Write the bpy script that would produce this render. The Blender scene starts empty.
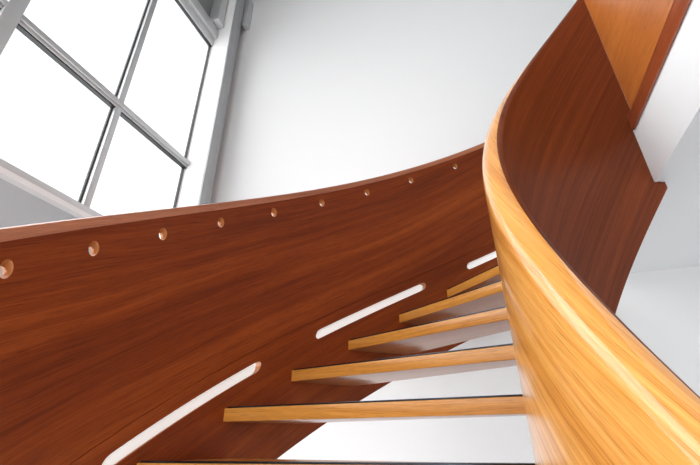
import bpy, bmesh, math
from mathutils import Vector, Matrix

# ------------------------------------------------------------------ set-up
scn = bpy.context.scene
COL = scn.collection
EYE = 1.70                        # eye height above the lower floor; z below is measured from the eye
RISE = 0.18
AX, AY, RO = 0.92526, 0.61152, 1.8724        # outer balustrade circle
BX, BY, RI = 1.07448, 0.70323, 0.74299       # inner balustrade circle
THK = 0.0726
Z2, A2, DA, B2, DB = 0.116, 140.436, 10.1819, 127.13, 9.665
TT = 0.0548
AZ = math.radians(18.1)
EN = Vector((math.cos(AZ), -math.sin(AZ), 0))      # away from the window wall
ED = Vector((math.sin(AZ), math.cos(AZ), 0))       # towards the back wall
FLOOR = -EYE
CEIL = 5.7
D_BACK = 2.792
D_WIN = 2.5
D_FRONT = -4.3
N_RIGHT = 4.4
N_SLAB = 0.7345
SLAB_LO, SLAB_HI = 0.903, 1.196


def W(n, d, z):
    v = EN * n + ED * d
    return Vector((v.x, v.y, z + EYE))


def pol(cx, cy, r, a, z):
    a = math.radians(a)
    return Vector((cx + r * math.cos(a), cy + r * math.sin(a), z + EYE))


# ------------------------------------------------------------------ materials
def new_mat(name):
    m = bpy.data.materials.new(name)
    m.use_nodes = True
    nt = m.node_tree
    return m, nt, nt.nodes['Principled BSDF']


def plain(name, col, rough=.6, metal=0., bump=0., bscale=60., var=0., emit=0.):
    m, nt, b = new_mat(name)
    b.inputs['Base Color'].default_value = (*col, 1)
    b.inputs['Roughness'].default_value = rough
    b.inputs['Metallic'].default_value = metal
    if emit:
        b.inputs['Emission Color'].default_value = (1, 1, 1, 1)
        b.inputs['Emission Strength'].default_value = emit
    tc = nt.nodes.new('ShaderNodeTexCoord')
    nz = nt.nodes.new('ShaderNodeTexNoise')
    nz.inputs['Scale'].default_value = bscale
    nz.inputs['Detail'].default_value = 4
    nt.links.new(tc.outputs['Object'], nz.inputs['Vector'])
    if var:
        mx = nt.nodes.new('ShaderNodeMix'); mx.data_type = 'RGBA'
        mx.inputs[6].default_value = (*[c * (1 - var) for c in col], 1)
        mx.inputs[7].default_value = (*col, 1)
        nt.links.new(nz.outputs['Fac'], mx.inputs[0])
        nt.links.new(mx.outputs[2], b.inputs['Base Color'])
    if bump:
        bp = nt.nodes.new('ShaderNodeBump'); bp.inputs['Strength'].default_value = bump
        bp.inputs['Distance'].default_value = .002
        nt.links.new(nz.outputs['Fac'], bp.inputs['Height'])
        nt.links.new(bp.outputs['Normal'], b.inputs['Normal'])
    return m


def wood(name, dark, mid, light, mode='uv', slope=0., radius=1., rough=.33, coat=.25, band=26., fine=210., stretch=1.0, contrast=1., seam=None, spec=.5, bsc=.9, crough=.18, fw=.38, pore=.8):
    """Veneer: long streaks follow u.  mode 'curve' unrolls a cylinder whose axis is the object's origin."""
    m, nt, b = new_mat(name)
    N, L = nt.nodes.new, nt.links.new

    def math_n(op, a, c=None):
        n = N('ShaderNodeMath'); n.operation = op
        for i, v in enumerate((a, c)):
            if v is None: continue
            if isinstance(v, (int, float)): n.inputs[i].default_value = v
            else: L(v, n.inputs[i])
        return n.outputs[0]
    if mode == 'curve':
        tc = N('ShaderNodeTexCoord')
        vr = N('ShaderNodeVectorRotate'); vr.rotation_type = 'Z_AXIS'
        vr.inputs['Angle'].default_value = math.radians(-150)
        L(tc.outputs['Object'], vr.inputs['Vector'])
        sp = N('ShaderNodeSeparateXYZ'); L(vr.outputs[0], sp.inputs[0])
        ang = math_n('ARCTAN2', sp.outputs[1], sp.outputs[0])
        u = math_n('MULTIPLY', ang, radius)
        rad = N('ShaderNodeVectorMath'); rad.operation = 'LENGTH'
        flat = N('ShaderNodeCombineXYZ'); L(sp.outputs[0], flat.inputs[0]); L(sp.outputs[1], flat.inputs[1]); L(flat.outputs[0], rad.inputs[0])
        v = math_n('SUBTRACT', math_n('ADD', sp.outputs[2], math_n('MULTIPLY', ang, slope)), rad.outputs['Value'])
    else:
        tc = N('ShaderNodeUVMap'); tc.uv_map = 'UVMap'
        sp = N('ShaderNodeSeparateXYZ'); L(tc.outputs[0], sp.inputs[0])
        u, v = sp.outputs[0], sp.outputs[1]
    # gentle warp of the grain
    cw = N('ShaderNodeCombineXYZ'); L(math_n('MULTIPLY', u, bsc), cw.inputs[0]); L(math_n('MULTIPLY', v, bsc * 1.6), cw.inputs[1])
    wn = N('ShaderNodeTexNoise'); wn.inputs['Scale'].default_value = 1.0; wn.inputs['Detail'].default_value = 2
    L(cw.outputs[0], wn.inputs['Vector'])
    vv = math_n('ADD', v, math_n('MULTIPLY', wn.outputs['Fac'], .10))

    def streak(su, sv, det, off=0.):
        c = N('ShaderNodeCombineXYZ')
        L(math_n('MULTIPLY', u, su * stretch), c.inputs[0]); L(math_n('MULTIPLY', vv, sv), c.inputs[1]); c.inputs[2].default_value = off
        n = N('ShaderNodeTexNoise'); n.inputs['Scale'].default_value = 1.; n.inputs['Detail'].default_value = det
        n.inputs['Roughness'].default_value = .6
        L(c.outputs[0], n.inputs['Vector'])
        return n.outputs['Fac']
    s1 = streak(.7, band, 3, 1.3)
    s2 = streak(4., fine, 3, 5.1)
    s3 = streak(16., fine * 2.2, 2, 9.7)
    s4 = streak(.5, band * .22, 2, 3.3)
    t = math_n('ADD', math_n('ADD', math_n('MULTIPLY', s1, .74 - fw), math_n('MULTIPLY', s2, fw)), math_n('MULTIPLY', s4, .26))
    ramp = N('ShaderNodeValToRGB'); cr = ramp.color_ramp
    w = .16 / contrast
    cr.elements[0].position = .5 - w; cr.elements[0].color = (*dark, 1)
    cr.elements[1].position = .5 + w; cr.elements[1].color = (*light, 1)
    e = cr.elements.new(.5); e.color = (*mid, 1)
    L(t, ramp.inputs[0])
    pr = N('ShaderNodeValToRGB'); pc = pr.color_ramp
    pc.elements[0].position = .30; pc.elements[0].color = (.48, .42, .38, 1)
    pc.elements[1].position = .44; pc.elements[1].color = (1, 1, 1, 1)
    L(s3, pr.inputs[0])
    mx = N('ShaderNodeMix'); mx.data_type = 'RGBA'; mx.blend_type = 'MULTIPLY'; mx.inputs[0].default_value = pore
    L(ramp.outputs[0], mx.inputs[6]); L(pr.outputs[0], mx.inputs[7])
    out = mx.outputs[2]
    L(out, b.inputs['Base Color'])
    b.inputs['Roughness'].default_value = rough
    b.inputs['Coat Weight'].default_value = coat
    b.inputs['Coat Roughness'].default_value = crough
    b.inputs['Specular IOR Level'].default_value = spec
    bp = N('ShaderNodeBump'); bp.inputs['Strength'].default_value = .12; bp.inputs['Distance'].default_value = .001
    L(s2, bp.inputs['Height']); L(bp.outputs['Normal'], b.inputs['Normal'])
    return m


SL_O = RISE / math.radians(DA) * 1.10
SL_I = RISE / math.radians(DB) * .95
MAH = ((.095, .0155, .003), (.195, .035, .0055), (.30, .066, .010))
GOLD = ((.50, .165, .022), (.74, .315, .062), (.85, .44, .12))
M = dict(
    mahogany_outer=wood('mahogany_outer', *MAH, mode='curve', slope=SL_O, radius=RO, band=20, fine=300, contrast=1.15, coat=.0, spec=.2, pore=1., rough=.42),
    mahogany_sheen=wood('mahogany_sheen', (.24, .075, .032), (.37, .13, .06), (.50, .19, .09), mode='curve', slope=SL_O, radius=RO, rough=.3),  # same mahogany, its sheen put in as a lighter, pinker colour
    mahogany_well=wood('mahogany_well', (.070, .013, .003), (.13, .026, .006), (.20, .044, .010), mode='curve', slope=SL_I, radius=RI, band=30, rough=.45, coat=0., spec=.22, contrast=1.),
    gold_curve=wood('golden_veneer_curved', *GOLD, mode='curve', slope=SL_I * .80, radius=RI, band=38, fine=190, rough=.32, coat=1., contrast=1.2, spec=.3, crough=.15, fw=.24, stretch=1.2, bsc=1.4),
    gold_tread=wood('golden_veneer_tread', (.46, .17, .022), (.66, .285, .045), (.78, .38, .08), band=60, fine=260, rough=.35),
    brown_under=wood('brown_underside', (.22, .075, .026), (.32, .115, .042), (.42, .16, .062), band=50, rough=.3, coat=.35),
    gold_panel=wood('orange_veneer_panel', (.34, .09, .016), (.46, .14, .026), (.58, .20, .043), band=14, fine=110, coat=.1, rough=.35, contrast=.8),
    red_trim=wood('red_brown_trim', (.20, .038, .012), (.34, .075, .022), (.46, .12, .04), band=50, rough=.3),
    hole_wood=plain('cut_wood_edge', (.50, .19, .055), .35, bump=.3, var=.2),
    white_wall=plain('white_plaster', (.70, .70, .705), .8, bump=.08, bscale=90, var=.02),
    slab_white=plain('slab_white', (.78, .79, .80), .7, bump=.08, bscale=90, var=.02),
    floor_white=plain('pale_floor', (.70, .715, .73), .35, var=.05, bscale=3),
    alu=plain('grey_aluminium', (.60, .61, .62), .38, .55, var=.12, bscale=12),
    alu_light=plain('pale_aluminium', (.66, .67, .68), .35, .35, var=.06, bscale=12),
    reveal=plain('white_reveal', (.86, .86, .86), .6, var=.02),
    steel=plain('dark_grey_steel', (.42, .43, .44), .45, .3, var=.15, bscale=14),
    gasket=plain('black_rubber', (.018, .018, .02), .45, var=.2),
    grey_paint=plain('grey_paint', (.50, .51, .52), .6, var=.08, bscale=5),
    ceiling_grey=plain('grey_ceiling', (.34, .345, .35), .7, var=.05, bscale=3),
    lower_backlit=plain('backlit_plaster', (.50, .55, .58), .75, var=.03, bscale=20),  # backlit shade of the wall below the sill put into its grey
    backlit_header=plain('backlit_grey_wall', (.24, .245, .25), .5, .2, var=.1, bscale=5),  # head wall's backlit shade put into a darker base colour
    strip_metal=plain('dark_nosing_metal', (.045, .052, .065), .22, .7, var=.2, bscale=40),
    lens=plain('glowing_acrylic', (.84, .89, .91), .5, bump=.4, bscale=140, var=.10, emit=.28),  # added slot bars glow slightly so the slots read white
)
# clear window glass: mostly transmits, reflects by Fresnel
gm, nt, b = new_mat('window_glass')
nt.nodes.remove(b)
tr = nt.nodes.new('ShaderNodeBsdfTransparent'); tr.inputs[0].default_value = (.96, .97, .97, 1)
gl = nt.nodes.new('ShaderNodeBsdfGlossy'); gl.inputs['Roughness'].default_value = .02
fr = nt.nodes.new('ShaderNodeFresnel'); 
ge = nt.nodes.new('ShaderNodeNewGeometry'); io = nt.nodes.new('ShaderNodeMapRange')
io.inputs['To Min'].default_value = 1.45; io.inputs['To Max'].default_value = 1 / 1.45     # same Fresnel curve on both faces of the thin pane
nt.links.new(ge.outputs['Backfacing'], io.inputs['Value']); nt.links.new(io.outputs[0], fr.inputs[0])
mxs = nt.nodes.new('ShaderNodeMixShader')
nt.links.new(fr.outputs[0], mxs.inputs[0]); nt.links.new(tr.outputs[0], mxs.inputs[1]); nt.links.new(gl.outputs[0], mxs.inputs[2])
nt.links.new(mxs.outputs[0], nt.nodes['Material Output'].inputs[0])
M['glass'] = gm


# ------------------------------------------------------------------ object helpers
def link(name, me, mats, parent=None, origin=None, smooth=True, **props):
    o = bpy.data.objects.new(name, me)
    COL.objects.link(o)
    for m in (mats if isinstance(mats, (list, tuple)) else [mats]):
        me.materials.append(m)
    if origin is not None:
        me.transform(Matrix.Translation(-Vector(origin)))
        o.location = origin
    if smooth:
        me.polygons.foreach_set('use_smooth', [True] * len(me.polygons))
        me.set_sharp_from_angle(angle=math.radians(32))
    if parent is not None:
        o.parent = parent
        bpy.context.view_layer.update()
        o.matrix_parent_inverse = parent.matrix_world.inverted()
    for k, v in props.items():
        o[k] = v
    return o


def empty(name, loc, label, cat, **props):
    o = bpy.data.objects.new(name, None)
    COL.objects.link(o); o.location = loc; o.empty_display_size = .1
    o['label'] = label; o['category'] = cat
    for k, v in props.items(): o[k] = v
    bpy.context.view_layer.update()
    return o


def hexa(bm, c, bevel=0.):
    """c: 8 corners, bottom ring then top ring."""
    vs = [bm.verts.new(p) for p in c]
    fs = [(3, 2, 1, 0), (4, 5, 6, 7), (0, 1, 5, 4), (1, 2, 6, 5), (2, 3, 7, 6), (3, 0, 4, 7)]
    faces = [bm.faces.new([vs[i] for i in f]) for f in fs]
    if bevel:
        es = list({e for f in faces for e in f.edges})
        bmesh.ops.bevel(bm, geom=es, offset=bevel, segments=2, affect='EDGES', profile=.5)


def box(bm, n0, n1, d0, d1, z0, z1, bevel=0.):
    """box aligned with the walls"""
    hexa(bm, [W(n0, d0, z0), W(n1, d0, z0), W(n1, d1, z0), W(n0, d1, z0), W(n0, d0, z1), W(n1, d0, z1), W(n1, d1, z1), W(n0, d1, z1)], bevel)


def finish(bm, name):
    bmesh.ops.recalc_face_normals(bm, faces=bm.faces)
    me = bpy.data.meshes.new(name)
    bm.to_mesh(me); bm.free()
    return me


def box_obj(name, dims, mat, parent=None, bevel=0., origin=None, **props):
    bm = bmesh.new()
    for d in (dims if isinstance(dims[0], (list, tuple)) else [dims]):
        box(bm, *d, bevel)
    return link(name, finish(bm, name), mat, parent, origin, smooth=bool(bevel), **props)


def add_uv(me, udir, vdir, zdir_weight=1.):
    uv = me.uv_layers.new(name='UVMap')
    for lp in me.loops:
        p = me.vertices[lp.vertex_index].co
        uv.data[lp.index].uv = (p.dot(udir), p.dot(vdir) + p.z * zdir_weight)


def sweep(bm, cx, cy, angs, prof):
    """prof(a) -> list of (r, z), closed cross-section"""
    rings = []
    for a in angs:
        rings.append([bm.verts.new(pol(cx, cy, r, a, z)) for r, z in prof(a)])
    n = len(rings[0])
    for A, B in zip(rings, rings[1:]):
        for i in range(n):
            bm.faces.new((A[i], A[(i + 1) % n], B[(i + 1) % n], B[i]))
    bm.faces.new(rings[0]); bm.faces.new(rings[-1][::-1])


def arange(a, b, st):
    n = max(1, int(math.ceil(abs(b - a) / st)))
    return [a + (b - a) * i / n for i in range(n + 1)]


# ------------------------------------------------------------------ the curves of the two balustrades
def outer_line(a, off):
    x = (A2 - a) / DA
    return Z2 + off + RISE * (1.10999 * x - .028723 * x * x)


def outer_rim(a): return outer_line(a, 1.0012)
def outer_bot(a): return max(outer_line(a, -.3607), FLOOR)


def inner_rim(a):
    x = (B2 - a) / DB
    return Z2 + 1.1454 + RISE * (.94437 * x - .007174 * x * x - .0007777 * x ** 3)


def inner_bot(a):
    x = (B2 - a) / DB
    z = Z2 - .0966 + RISE * .8699 * x
    if x < 0: z = Z2 - .0966 + RISE * 1.0 * x
    return max(z, FLOOR)


# ================================================================== SETTING
T = .15
def wall(name, *dims, mat='white_wall'):
    bm = bmesh.new()
    for d in dims: box(bm, *d)
    return link(name, finish(bm, name), M[mat], smooth=False, kind='structure')

wall('floor', (-D_WIN - T, N_RIGHT + T, D_FRONT - T, D_BACK + T, FLOOR - .1, FLOOR), mat='floor_white')
wall('ceiling', (-D_WIN - T, N_RIGHT + T, D_FRONT - T, D_BACK + T, CEIL, CEIL + .12), mat='ceiling_grey')
wall('wall_back', (-D_WIN - T, N_RIGHT + T, D_BACK, D_BACK + T, FLOOR, CEIL))
wall('wall_right', (N_RIGHT, N_RIGHT + T, D_FRONT, D_BACK, FLOOR, CEIL))
wall('wall_front', (-D_WIN - T, .6, D_FRONT - T, D_FRONT, FLOOR, 1.5), (-D_WIN - T, -2.2, D_FRONT - T, D_FRONT, 1.5, CEIL), (-2.2, .6, D_FRONT - T, D_FRONT, 4.4, CEIL),  (3.9, N_RIGHT + T, D_FRONT - T, D_FRONT, FLOOR, CEIL),
     (.6, 3.9, D_FRONT - T, D_FRONT, FLOOR, FLOOR + .4), (.6, 3.9, D_FRONT - T, D_FRONT, .62, CEIL))
SILL, HEAD = .57 * D_WIN - .05, 1.66 * D_WIN
REV = 2.543
LOW0, LOW1 = FLOOR + .10, .85
wall('wall_left', (-D_WIN - T, -D_WIN, D_FRONT, D_BACK, LOW1, SILL - .02), (-D_WIN - T, -D_WIN, D_FRONT, D_BACK, FLOOR, LOW0),
     (-D_WIN - T, -D_WIN, 2.45, D_BACK, LOW0, LOW1), (-D_WIN - T, -D_WIN, D_FRONT, -4.15, LOW0, LOW1), mat='lower_backlit')
# added row of unseen glazing, to brighten the lower wall
lows = [(.82, 2.45), (-.83, .74), (-2.49, -.91), (-4.15, -2.57)]
for i, (d0, d1) in enumerate(lows):
    w = bpy.data.objects.new('window_%d' % (i + 5), None); COL.objects.link(w)
    w.location = W(-D_WIN, (d0 + d1) / 2, LOW0); w['kind'] = 'structure'
    bpy.context.view_layer.update()
    g = -D_WIN; dm = (d0 + d1) / 2
    box_obj('frame', [(g - .06, g + .02, d0, d1, LOW0, LOW0 + .05), (g - .06, g + .02, d0, d1, LOW1 - .05, LOW1), (g - .06, g + .02, d0 - .04, d0 + .03, LOW0, LOW1),
                      (g - .06, g + .02, d1 - .03, d1 + .04, LOW0, LOW1), (g - .06, g + .02, dm - .03, dm + .03, LOW0 + .05, LOW1 - .05)], M['alu'], w)
    for (a, c) in ((d0 + .03, dm - .03), (dm + .03, d1 - .03)):
        box_obj('pane', (g - .022, g - .014, a, c, LOW0 + .05, LOW1 - .05), M['glass'], w)
wall('wall_left_upper', (-D_WIN - T, -D_WIN, D_FRONT, D_BACK, HEAD + .12, CEIL), mat='backlit_header')
# landing slab with its soffit
wall('floor_landing', (N_SLAB, N_RIGHT, D_FRONT, D_BACK, SLAB_LO, SLAB_HI), mat='slab_white')

# windows: bays between posts along the left wall
bays = [(.371 * D_WIN, REV), (-.83, .335 * D_WIN), (-2.47, -.92), (-4.15, -2.56)]
for i, (d0, d1) in enumerate(bays):
    w = bpy.data.objects.new('window_%d' % (i + 1), None); COL.objects.link(w)
    w.location = W(-D_WIN, (d0 + d1) / 2, SILL); w['kind'] = 'structure'
    bpy.context.view_layer.update()
    g = -D_WIN
    dm = d0 + (d1 - d0) * .50 if i else .688 * D_WIN
    zt = (.944 * D_WIN)
    fo = box_obj('frame', [(g - .05, g + .05, d0, d1, SILL, SILL + .05), (g - .05, g + .03, d0, d1, HEAD - .12, HEAD),
                           (g - .05, g + .0, d0, d0 + .012, SILL, HEAD), (g - .05, g + .0, d1 - .012, d1, SILL, HEAD)], M['alu_light'], w, .004)
    box_obj('transom', [(g - .02, g + .035, d0, d1, zt - .038, zt + .040), (g + .035, g + .055, d0, d1, zt - .020, zt + .022)], M['alu'], w, .005)
    box_obj('transom_gasket', (g - .013, g + .025, d0, d1, zt - .049, zt - .039), M['gasket'], w)
    box_obj('mullion', [(g - .02, g + .034, dm - .026, dm + .026, SILL + .05, HEAD - .12)], M['alu'], w, .004)
    box_obj('mullion_gasket', (g - .013, g + .004, dm - .038, dm - .0255, SILL + .05, HEAD - .12), M['gasket'], w)
    box_obj('head_gasket', (g - .013, g + .015, d0, d1, HEAD - .134, HEAD - .121), M['gasket'], w)
    box_obj('side_gasket', (g - .02, g + .006, d1 - .017, d1 - .011, SILL + .05, HEAD - .12), M['gasket'], w)
    for (a, c) in ((d0 + .012, dm - .038), (dm + .026, d1 - .012)):
        for (z0, z1) in ((SILL + .05, zt - .045), (zt + .04, HEAD - .12)):
            box_obj('pane', (g - .012, g - .004, a, c, z0, z1), M['glass'], w)
    # head rail: round-fronted bar above the upper panes
    box_obj('head_rail', [(g, g + .075, d0, d1, HEAD - .02, HEAD + .12)], M['alu'], w, .012)
# added glazed openings behind the camera, unseen, to light back wall and treads
w = bpy.data.objects.new('window_9', None); COL.objects.link(w)
w.location = W(2.25, D_FRONT, FLOOR + .4); w['kind'] = 'structure'
bpy.context.view_layer.update()
z0, z1, g = FLOOR + .4, .62, D_FRONT
box_obj('frame', [(.6, 3.9, g - .08, g + .02, z0, z0 + .05), (.6, 3.9, g - .08, g + .02, z1 - .05, z1)] + [(c - .03, c + .03, g - .08, g + .02, z0 + .05, z1 - .05) for c in (.63, 1.7, 2.8, 3.87)], M['alu'], w)
for a, c in ((.66, 1.67), (1.73, 2.77), (2.83, 3.84)):
    box_obj('pane', (a, c, g - .04, g - .032, z0 + .05, z1 - .05), M['glass'], w)
w = bpy.data.objects.new('window_10', None); COL.objects.link(w)  # added upper window, out of view, to even out the back wall
w.location = W(-.8, D_FRONT, 1.5); w['kind'] = 'structure'
bpy.context.view_layer.update()
box_obj('frame', [(-2.2, .6, g - .08, g + .02, 1.5, 1.56), (-2.2, .6, g - .08, g + .02, 4.34, 4.4)] + [(c - .03, c + .03, g - .08, g + .02, 1.56, 4.34) for c in (-2.17, -.8, .57)], M['alu'], w)
for a, c in ((-2.14, -.83), (-.77, .54)):
    box_obj('pane', (a, c, g - .04, g - .032, 1.56, 4.34), M['glass'], w)
# posts between bays
for i, (a, c) in enumerate(((.335 * D_WIN, .371 * D_WIN), (-.92, -.83), (-2.56, -2.47), (-4.30, -4.15))):
    o = box_obj('trim_%d' % (i + 1), (-D_WIN - .06, -D_WIN + .06, a, c, SILL - .02, HEAD + .2), M['alu'], None, .004, kind='structure')
# reveal beside the last pane, with the steel column in front of it
wall('trim_5', (-D_WIN - T, -.905 * D_WIN, REV, 2.70, SILL - .2, CEIL), mat='reveal')
wall('trim_6', (-D_WIN, -2.44, 2.70, D_BACK, FLOOR, CEIL), mat='white_wall')
wall('trim_7', (-D_WIN, -D_WIN + .06, D_FRONT, REV, SILL - .035, SILL), mat='reveal')
o = box_obj('steel_column', (-.905 * D_WIN, -.897 * D_WIN, REV - .002, 2.675, FLOOR, CEIL), M['steel'], None, .001,
            label='tall grey steel column beside the window, against the white wall', category='column')

# ================================================================== OUTER BALUSTRADE
OC = Vector((AX, AY, EYE))
outer = empty('outer_balustrade', (AX + RO * math.cos(math.radians(200)), AY + RO * math.sin(math.radians(200)), 0),
              'long curved red-brown wooden balustrade with a row of small oval holes, left of the treads', 'balustrade')
A_END, A_LOW = 70.6, 206.
OT = .045
CAPH = .044
def panel_prof(a):
    b0 = outer_bot(a); z = outer_rim(a); s = max(z - .831, b0 + .01)      # fine joint line between the two veneer sheets
    return [(RO, b0), (RO + OT, b0), (RO + OT, z - CAPH), (RO, z - CAPH), (RO, s + .0016), (RO + .003, s), (RO, s - .0016)]
bm = bmesh.new()
sweep(bm, AX, AY, arange(A_LOW, A_END, 1.), panel_prof)
panel_me = finish(bm, 'panel')
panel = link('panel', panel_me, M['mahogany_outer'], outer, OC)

HOLES = [(168.2, .131), (161.14, .126), (153.4, .121), (145.02, .114), (135.63, .112), (125.8, .109), (115.62, .107), (105.06, .107), (94.25, .113), (83.2, .115)]
HOLE_W, HOLE_H = .0185, .0265
SLOTS = [(154.4, 135.5), (126.2, 103.9), (94.9, 73.5)]
SLOT_OFF, SLOT_H = -.912, .0235
cut = bmesh.new(); bore = bmesh.new()
for a, below in HOLES:
    c = pol(AX, AY, RO, a, outer_rim(a) - below)
    d = Vector((math.cos(math.radians(a)), math.sin(math.radians(a)), 0))
    up = Vector((0, 0, 1)); sd = d.cross(up)
    # oval finger-sized dimple: a bowl scooped out of the panel
    K = 10
    rings = []
    for j in range(1, K):
        t = math.pi * j / K
        q, dr = math.sin(t), -math.cos(t) * .024
        rings.append([cut.verts.new(c + d * dr + sd * math.cos(2 * math.pi * k / 28) * HOLE_W * q + up * math.sin(2 * math.pi * k / 28) * HOLE_H * q) for k in range(28)])
    for r0, r1 in zip(rings, rings[1:]):
        for k in range(28):
            cut.faces.new((r0[k], r0[(k + 1) % 28], r1[(k + 1) % 28], r1[k]))
    p0, p1 = cut.verts.new(c - d * .024), cut.verts.new(c + d * .024)
    for k in range(28):
        cut.faces.new((p0, rings[0][(k + 1) % 28], rings[0][k])); cut.faces.new((p1, rings[-1][k], rings[-1][(k + 1) % 28]))
    # the bore that comes out at the back of the dimple
    c2 = c - up * .007 + sd * .003
    bo = [[bore.verts.new(c2 + d * dr + sd * math.cos(2 * math.pi * k / 28) * (HOLE_W * .70 + g) + up * math.sin(2 * math.pi * k / 28) * (HOLE_H * .66 + g)) for k in range(28)] for dr, g in ((.004, 0.), (.022, 0.), (.022, .012), (.12, .012))]
    for r0, r1 in zip(bo, bo[1:]):
        for k in range(28):
            bore.faces.new((r0[k], r0[(k + 1) % 28], r1[(k + 1) % 28], r1[k]))
    bore.faces.new(bo[0][::-1]); bore.faces.new(bo[-1])


def slot_samples(a0, a1, hh):
    """(angle, half height) along a slot with half-round ends"""
    out = []
    end = math.degrees(hh / RO) * math.sqrt(1.0)
    for k in range(0, 9):
        t = k / 8 * math.pi / 2
        out.append((a0 - end * (1 - math.cos(t)), hh * max(math.sin(t), .06)))
    for a in arange(a0 - end, a1 + end, 1.)[1:-1]:
        out.append((a, hh))
    for k in range(8, -1, -1):
        t = k / 8 * math.pi / 2
        out.append((a1 + end * (1 - math.cos(t)), hh * max(math.sin(t), .06)))
    return out


def slot_solid(bm, a0, a1, hh, r0, r1):
    rings = []
    for a, e in slot_samples(a0, a1, hh):
        zc = outer_line(a, 1.0012 + SLOT_OFF)
        rings.append([bm.verts.new(pol(AX, AY, r, a, zc + s)) for r, s in ((r0, -e), (r1, -e), (r1, e), (r0, e))])
    for A, B in zip(rings, rings[1:]):
        for i in range(4):
            bm.faces.new((A[i], A[(i + 1) % 4], B[(i + 1) % 4], B[i]))
    bm.faces.new(rings[0]); bm.faces.new(rings[-1][::-1])

for a0, a1 in SLOTS:
    slot_solid(cut, a0, a1, SLOT_H, RO - .06, RO + OT + .06)
cutters = []
for nm, src in (('dimple_cut', cut), ('bore_cut', bore)):
    cm = finish(src, nm); cm.materials.append(M['hole_wood'])
    cutter = bpy.data.objects.new(nm, cm); COL.objects.link(cutter); cutters.append(cutter)
    md = panel.modifiers.new(nm, 'BOOLEAN'); md.object = cutter; md.operation = 'DIFFERENCE'; md.solver = 'EXACT'
    md.material_mode = 'TRANSFER'
bpy.context.view_layer.update()
dg = bpy.context.evaluated_depsgraph_get()
new_me = bpy.data.meshes.new_from_object(panel.evaluated_get(dg))
panel.modifiers.clear(); panel.data = new_me
for cutter in cutters: bpy.data.objects.remove(cutter)
new_me.set_sharp_from_angle(angle=math.radians(32))

bm = bmesh.new()
def cap_prof(a):
    z = outer_rim(a); r0, r1 = RO - .003, RO + OT + .003
    c = .014
    return [(r0, z - CAPH), (r1, z - CAPH), (r1, z - c), (r1 - c * .3, z - c * .3), (r1 - c, z), (r0 + c, z), (r0 + c * .3, z - c * .3), (r0, z - c)]
sweep(bm, AX, AY, arange(A_LOW, A_END, 1.), cap_prof)
link('handrail', finish(bm, 'handrail'), M['mahogany_sheen'], outer, OC, label='pinkish brown rounded handrail along the top')
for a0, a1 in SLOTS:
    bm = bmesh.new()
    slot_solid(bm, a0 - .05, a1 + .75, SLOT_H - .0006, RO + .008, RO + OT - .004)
    link('slot_glow_bar', finish(bm, 'slot_glow_bar'), M['lens'], outer, OC, label='white softly glowing bar filling a long slot')

# ================================================================== INNER BALUSTRADE
IC = Vector((BX, BY, EYE))
inner = empty('inner_balustrade', (BX + RI * math.cos(math.radians(215)), BY + RI * math.sin(math.radians(215)), 0),
              'tall curving balustrade with glossy golden stair side and dark brown inside', 'balustrade')
VEN = .012
B_END, B_LOW = 75.9, 222.
def body_prof(a):
    z = inner_rim(a); b0 = inner_bot(a)
    pts = [(RI, b0)]
    hs = .075; ro = RI; ri = RI - THK
    # long soft shoulder on the stair side, tighter rounding on the well side
    rt = ri + .030
    for k in range(15):
        t = k / 14 * math.pi / 2
        pts.append((rt + (ro - rt) * math.cos(t) ** .9, z - hs + hs * math.sin(t) ** 1.0))
    for k in range(1, 9):
        t = k / 8 * math.pi / 2
        pts.append((rt - .030 * math.sin(t), z - .030 + .030 * math.cos(t)))
    pts.append((ri + .0, z - .034)); pts.append((ri + VEN, z - .0345)); pts.append((ri + VEN, b0))
    return pts
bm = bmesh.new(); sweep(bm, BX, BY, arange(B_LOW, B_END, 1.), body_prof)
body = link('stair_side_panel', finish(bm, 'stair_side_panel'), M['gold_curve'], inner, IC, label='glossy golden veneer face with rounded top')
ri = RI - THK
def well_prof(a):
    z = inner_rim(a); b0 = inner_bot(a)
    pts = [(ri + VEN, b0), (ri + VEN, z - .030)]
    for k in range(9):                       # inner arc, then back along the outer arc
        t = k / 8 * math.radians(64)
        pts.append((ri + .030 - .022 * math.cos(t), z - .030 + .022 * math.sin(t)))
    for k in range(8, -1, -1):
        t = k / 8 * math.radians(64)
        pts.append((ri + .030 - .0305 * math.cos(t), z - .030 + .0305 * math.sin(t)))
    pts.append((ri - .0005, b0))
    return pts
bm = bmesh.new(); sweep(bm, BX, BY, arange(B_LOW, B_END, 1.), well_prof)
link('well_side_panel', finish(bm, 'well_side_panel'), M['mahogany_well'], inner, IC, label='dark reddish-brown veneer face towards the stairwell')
bm = bmesh.new()
sweep(bm, BX, BY, arange(B_END, 74.6, .4), lambda a: [(ri + .001, inner_bot(a)), (RI, inner_bot(a)), (RI, SLAB_LO - .003), (ri + .001, SLAB_LO - .003)])
link('end_block', finish(bm, 'end_block'), M['mahogany_well'], inner, IC)

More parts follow.
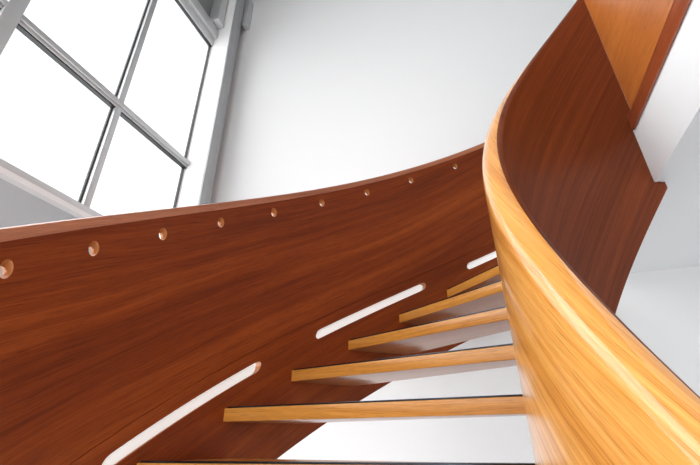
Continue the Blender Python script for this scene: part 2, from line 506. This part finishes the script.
# ================================================================== TREADS
tread_labels = {
    1: 'lowest wooden tread in view, its dark nosing strip level with the eye',
    2: 'second lowest tread, golden front edge, spanning widest above the white gap',
    3: 'third tread from the bottom, golden edge, first to show its brown underside',
    4: 'fourth tread from the bottom, between the middle slot and the golden balustrade',
    5: 'fifth tread from the bottom, golden edge just below the short top one',
    6: 'topmost visible wooden tread, a short golden wedge under the highest white slot',
}
WO, WI = 11.446, 7.876
for k in range(1, 7):
    a = A2 - (k - 2) * DA; b = B2 - (k - 2) * DB
    z = Z2 + (k - 2) * RISE - .005
    outer_as = arange(a, a - WO, 1.); inner_as = arange(b - WI, b, 1.)
    e = .0006
    P = [pol(AX, AY, RO - e, t, 0) for t in outer_as] + [pol(BX, BY, RI + e, t, 0) for t in inner_as]
    po, pi_ = P[0], P[-1]
    u = (pi_ - po).normalized(); v = Vector((-u.y, u.x, 0))          # v points to the back of the tread
    if v.dot(P[len(outer_as) - 1] - po) < 0: v = -v
    org = (po + pi_) / 2; org.z = z - TT + EYE
    root = empty('stair_tread', org, tread_labels[k], 'stair tread', group='wooden treads of the curved stair')
    bm = bmesh.new()
    lo = [bm.verts.new(Vector((p.x, p.y, z - TT + .005 + EYE))) for p in P]
    hi = [bm.verts.new(Vector((p.x, p.y, z + EYE))) for p in P]
    n = len(P)
    bm.faces.new(lo[::-1]); bm.faces.new(hi)
    for i in range(n):
        bm.faces.new((lo[i], lo[(i + 1) % n], hi[(i + 1) % n], hi[i]))
    bmesh.ops.recalc_face_normals(bm, faces=bm.faces)
    # soften the two front edges a little
    fe = [ed for ed in bm.edges if {ed.verts[0], ed.verts[1]} in ({lo[0], lo[-1]}, {hi[0], hi[-1]})]
    bmesh.ops.bevel(bm, geom=fe, offset=.0025, segments=2, affect='EDGES', profile=.5)
    me = finish(bm, 'board')
    add_uv(me, u, v)
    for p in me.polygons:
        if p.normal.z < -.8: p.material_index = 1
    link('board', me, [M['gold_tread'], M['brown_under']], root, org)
    # nosing strip lying on the front edge
    bm = bmesh.new()
    L = (pi_ - po).length
    i0, i1 = .012, L - .004
    q = [po + u * i0 + v * .001, po + u * i1 + v * .001, po + u * i1 + v * .030, po + u * i0 + v * .030]
    hexa(bm, [Vector((p.x, p.y, z + EYE)) for p in q] + [Vector((p.x, p.y, z + .006 + EYE)) for p in q], .0012)
    link('nosing_strip', finish(bm, 'nosing_strip'), M['strip_metal'], root, org, label='thin dark metal strip on the front edge')

# ================================================================== LANDING BALUSTRADE
NP = .756
D0, D1 = -3.2, 1.6697
lb = empty('landing_balustrade', W(NP, 0, SLAB_HI), 'straight orange-brown panel balustrade on the white landing edge, top right', 'balustrade')
top = inner_rim(B_END)
bm = bmesh.new(); box(bm, NP, NP + .05, D0, D1, SLAB_HI, top - .03)
me = finish(bm, 'panel'); add_uv(me, ED, EN); link('panel', me, M['gold_panel'], lb, W(NP, 0, SLAB_HI), smooth=False)
bm = bmesh.new(); box(bm, N_SLAB - .012, N_SLAB - .0005, D0, 1.650, 1.155, SLAB_HI + .03, .003); box(bm, N_SLAB - .0005, NP - .0005, D0, 1.650, SLAB_HI + .001, SLAB_HI + .03)
me = finish(bm, 'base_trim'); add_uv(me, ED, EN); link('base_trim', me, M['red_trim'], lb, W(NP, 0, SLAB_HI), label='red-brown strip along the foot of the panel')
bm = bmesh.new(); box(bm, NP - .008, NP + .06, D0, D1, top - .03, top, .01)
me = finish(bm, 'handrail'); add_uv(me, ED, EN); link('handrail', me, M['gold_panel'], lb, W(NP, 0, SLAB_HI))

# ================================================================== SMALL FITTINGS at the column head
f = empty('blind_bracket', W(-D_WIN, 2.49, 1.76 * D_WIN), 'small grey metal bracket box above the window, left of the steel column', 'bracket')
box_obj('housing', (-D_WIN + .0, -D_WIN + .13, 2.425, 2.53, 1.735 * D_WIN, 1.98 * D_WIN), M['alu'], f, .008)
box_obj('bottom_plate', (-D_WIN + .0, -D_WIN + .14, 2.415, 2.535, 1.715 * D_WIN, 1.734 * D_WIN), M['alu_light'], f, .004)

M['hole_wood'].node_tree.nodes['Principled BSDF'].inputs['Specular IOR Level'].default_value = .3
g = empty('wall_box', W(-2.22, 2.74, 4.50), 'small grey box fixed to the white wall just right of the steel column', 'wall box')
box_obj('housing', (-2.255, -2.195, 2.70, D_BACK - .0005, 4.50, 5.0), M['alu'], g, .006)

# ================================================================== LIGHT
w = bpy.data.worlds.new('World'); scn.world = w; w.use_nodes = True
bg = w.node_tree.nodes['Background']; bg.inputs[0].default_value = (1, 1, 1, 1); bg.inputs[1].default_value = 1.4


def area(name, loc, direction, sx, sy, power, col=(.985, .99, 1)):
    l = bpy.data.lights.new(name, 'AREA'); l.shape = 'RECTANGLE'; l.size = sx; l.size_y = sy; l.energy = power; l.color = col
    o = bpy.data.objects.new(name, l); COL.objects.link(o); o.location = loc
    o.rotation_euler = Vector(direction).to_track_quat('-Z', 'Y').to_euler()
    return o

UP_W, LOW_W = 74, 72
for i, (d0, d1) in enumerate(bays):
    area('daylight', W(-D_WIN - .45, (d0 + d1) / 2, (SILL + HEAD) / 2 + .1), EN - Vector((0, 0, .12)), d1 - d0 + .1, HEAD - SILL + .4, UP_W * (.40 if i == 0 else 1.15))

for i, (d0, d1) in enumerate(lows):
    area('fill_low', W(-D_WIN - .40, (d0 + d1) / 2, (LOW0 + LOW1) / 2), EN, d1 - d0 + .1, LOW1 - LOW0 + .1, LOW_W * (.8 if i == 0 else 1.))  # fill lamps outside the added low glazing

area('fill_front', W(2.25, D_FRONT - .4, (FLOOR + 1.02) / 2), ED, 3.4, 2.0, 120)  # fill lamp outside the added lower window behind the camera
area('fill_front_high', W(-.8, D_FRONT - .4, 2.95), ED, 2.8, 2.9, 75)  # fill lamp outside the added upper window behind the camera

# ================================================================== CAMERA
cam = bpy.data.cameras.new('camera'); co = bpy.data.objects.new('camera', cam); COL.objects.link(co)
cam.sensor_width = 36; cam.lens = 405.62 / 700 * 36; cam.clip_start = .01
th, r = math.radians(26.8536), math.radians(-.407)
right = Vector((1, 0, 0)); fwd = Vector((0, math.cos(th), math.sin(th))); up = Vector((0, -math.sin(th), math.cos(th)))
rt2 = math.cos(r) * right + math.sin(r) * up; up2 = -math.sin(r) * right + math.cos(r) * up
m = Matrix((rt2, up2, -fwd)).transposed().to_4x4(); m.translation = Vector((0, 0, EYE))
co.matrix_world = m
scn.camera = co

scn.view_settings.view_transform = 'Standard'
scn.view_settings.look = 'None'
scn.view_settings.gamma = 1
scn.view_settings.use_curve_mapping = False
scn.view_settings.exposure = 0.1
scn.cycles.max_bounces = 10
scn.cycles.diffuse_bounces = 5
scn.cycles.transparent_max_bounces = 12
scn.cycles.use_denoising = True
